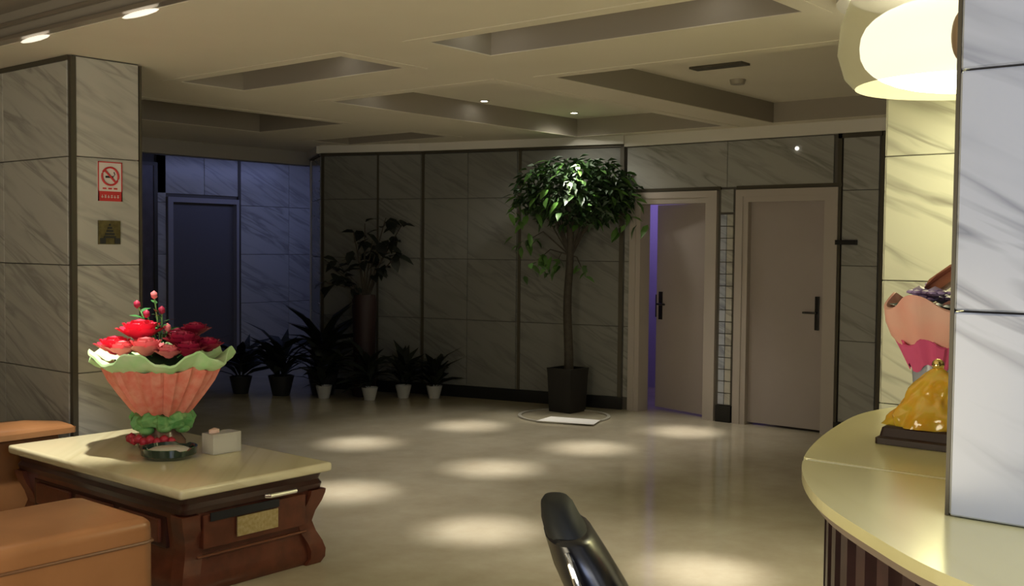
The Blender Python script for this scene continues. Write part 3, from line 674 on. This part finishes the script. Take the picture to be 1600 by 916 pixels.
# ---- amber ornament
ox, oy = 2.625, .885
orn = thing('crystal_ornament', 'golden amber mountain-shaped crystal on a black stand on the counter', 'ornament', (ox, oy, 1.1))
bm = B(); rect_loft(bm, [(1.101, 0), (1.115, .0), (1.12, .008), (1.14, .012), (1.145, .02)], ox-.06, ox+.06, oy-.10, oy+.10, .008); link('stand', bm, mat('black_lacquer_stand', (.03, .012, .012), .25), orn)
from mathutils import noise as NZ
bm = B(); t = bmesh.new(); bmesh.ops.create_icosphere(t, subdivisions=5, radius=1)
for v in t.verts:                            # a craggy mountain: wide foot, peak off centre
    c = v.co.copy(); h = max(0, c.z)**1.0; rad = Vector((c.x, c.y)).length; an = math.atan2(c.y, c.x)
    z = h if c.z > 0 else 0; wd = (1-z)**.55 if c.z > 0 else max(0, 1+c.z)
    nz = NZ.noise(Vector((math.cos(an)*1.6, math.sin(an)*1.6, z*3)))*.28+NZ.noise(Vector((math.cos(an)*4, math.sin(an)*4, z*9)))*.12
    u = .5+.5*wd if c.z > 0 else wd*1.0
    wv = wd*(1+nz*(1 if z < .9 else .3))
    v.co = Vector((ox+math.cos(an)*.047*wv, oy+math.sin(an)*.090*wv-.030*z, 1.143+z*.150))
merge(bm, t)
am = mat('amber_crystal', (.80, .42, .03), .12, color2=(.72, .50, .05), scale=25, coat=.6); am.node_tree.nodes['Principled BSDF'].inputs['Subsurface Weight'].default_value = .3
link('amber_rock', bm, am, orn, True)
bm = B(); ball(bm, (ox, oy-.028, 1.298), .015); link('gold_ball', bm, mat('polished_gold', (1, .78, .3), .08, 1), orn, True)
# ---- bouquet on the counter
fx, fy = 3.02, .99
fb = thing('counter_bouquet', 'pink wrapped bouquet with lilac flowers behind the amber crystal', 'bouquet', (fx, fy, 1.1))
bm = B(); lathe(bm, [(0, 1.101), (.07, 1.101), (.075, 1.13), (.06, 1.2), (.07, 1.3), (.05, 1.3), (0, 1.25)], fx, fy, 28); link('vase', bm, mat('bluish_glass', (.42, .46, .58), .15, alpha=.75), fb, True)
bm = B(); lathe(bm, [(.07, 1.25), (.085, 1.28), (.105, 1.32), (.10, 1.325), (.06, 1.29)], fx, fy, 64, flute(.05, 13)); link('magenta_wrap', bm, mat('magenta_paper', (.72, .10, .28), .6), fb, True)
def pkf(a, r, z): return (r*(1+.05*math.sin(7*a)), z+(r-.09)*.5*math.sin(4*a+2.2))
bm = B(); lathe(bm, [(.085, 1.30), (.115, 1.345), (.13, 1.39), (.135, 1.43), (.128, 1.432), (.105, 1.36), (.07, 1.32)], fx, fy, 80, pkf); link('pink_wrap', bm, mat('pink_paper', (.88, .42, .36), .6, color2=(.85, .50, .42), scale=9), fb, True)
bm = B(); lathe(bm, [(.10, 1.37), (.05, 1.40), (0, 1.41)], fx, fy, 24); link('foliage_base', bm, mat('teal_foliage', (.03, .07, .06), .6), fb, True)
lil = mat('lilac_petal', (.42, .32, .62), .5); tl = leaf_mat('teal_leaf', (.03, .08, .07), (.06, .12, .11)); tlm = leaf_mesh('teal_leaf', .09, .04, tl)
for k in range(11):
    a = k*2.4; rr = .03+.07*((k*.37) % 1); bm = B(); c = Vector((fx+rr*math.cos(a), fy+rr*math.sin(a), 1.44+.018*(k % 3)))
    ball(bm, c, .022, 1, 1, .8, 1)
    for j in range(6): ball(bm, c+Vector((.022*math.cos(j*1.05), .022*math.sin(j*1.05), 0)), .014, 1, 1, .5, 1)
    link('lilac_flower', bm, lil, fb, True)
for k in range(20): a = k*2.4; add_leaf(tlm, (fx+.05*math.cos(a), fy+.05*math.sin(a), 1.40), a, -.5, .9, fb)
br = mat('brown_leaf', (.35, .14, .07), .6); dm = leaf_mat('brown_leaf_blade', (.50, .22, .14), (.22, .07, .04)); brl = leaf_mesh('brown_leaf', .22, .07, dm, .1)
for k, (dz, sc_) in enumerate(((0, 1), (.02, .9), (-.012, .95))):
    o = add_leaf(brl, Vector((fx, fy, 1.435+dz))-lat*.055, math.atan2(lat.y, lat.x)+.15*k, -.72+.08*k, sc_, fb)

# ------------------------------------------------------------------ black counter chair, seen edge on
fwd = Vector((.768, .64, 0)); o0 = Vector((0, 0, 0))
def cp(l, d, z): return lat*l+fwd*d+Vector((0, 0, z))
ch = thing('black_chair', 'black padded chair back rising at the bottom centre of the picture', 'chair', cp(.34, 2.0, 0))
def ell_loft(bm, secs, n=20, e=2.4):
    rows = []
    for l, z, hl, hd, dd in secs:
        rows.append([bm.verts.new(cp(l+hl*math.copysign(abs(math.cos(a))**(2/e), math.cos(a)), 2.0+dd+hd*math.copysign(abs(math.sin(a))**(2/e), math.sin(a)), z)) for a in [2*PI*k/n for k in range(n)]])
    for A, D in zip(rows, rows[1:]):
        for i in range(n): bm.faces.new((A[i], A[(i+1) % n], D[(i+1) % n], D[i]))
    bm.faces.new(rows[0][::-1]); bm.faces.new(rows[-1])
matte = mat('matte_black_pad', (.010, .012, .012), .6, spec=.3); gloss = mat('gloss_black_shell', (.004, .005, .008), .25)
bm = B(); ell_loft(bm, [(.085, 1.104, .012, .02, 0), (.087, 1.100, .024, .05, 0), (.089, 1.09, .031, .075, 0), (.096, 1.065, .037, .10, 0), (.110, 1.035, .043, .115, 0), (.135, .99, .049, .125, 0), (.165, .93, .054, .13, 0)])
link('backrest_pad', bm, matte, ch, True)
bm = B(); ell_loft(bm, [(.107, 1.050, .034, .118, 0), (.110, 1.042, .046, .130, 0), (.135, .99, .055, .142, 0), (.170, .925, .060, .15, 0), (.20, .80, .05, .17, 0), (.20, .69, .04, .18, 0), (.21, .62, .03, .18, 0)])
link('backrest_shell', bm, gloss, ch, True)
bm = B(); tube(bm, [cp(.100, 1.866, 1.034), cp(.106, 1.857, 1.015), cp(.117, 1.850, .985), cp(.130, 1.846, .95), cp(.140, 1.84, .90)], [.003, .005, .0055, .006, .006], 8); link('highlight_strip', bm, mat('highlight_chrome', (.95, .95, .95), .1, 1), ch, True)  # bright strip added as the painted highlight on the glossy shell
bm = B(); ell_loft(bm, [(.34, .58, .17, .18, 0), (.34, .60, .19, .20, 0), (.34, .65, .19, .20, 0), (.34, .67, .17, .18, 0)], 32, 3); link('seat', bm, matte, ch, True)
bm = B(); c0 = cp(.34, 2.0, 0); lathe(bm, [(0, .58), (.03, .58), (.03, .05), (.06, .035), (.21, .012), (.21, 0), (0, 0)], c0.x, c0.y, 32); link('pedestal', bm, mat('chrome_pedestal', (.7, .7, .7), .15, 1), ch, True)
bm = B(); pts = [(c0.x+.16*math.cos(a*PI/12), c0.y+.16*math.sin(a*PI/12), .25) for a in range(25)]; tube(bm, pts, .01, 8); tube(bm, [(c0.x-.16, c0.y, .25), (c0.x+.16, c0.y, .25)], .008, 8); link('footrest', bm, M_black, ch, True)
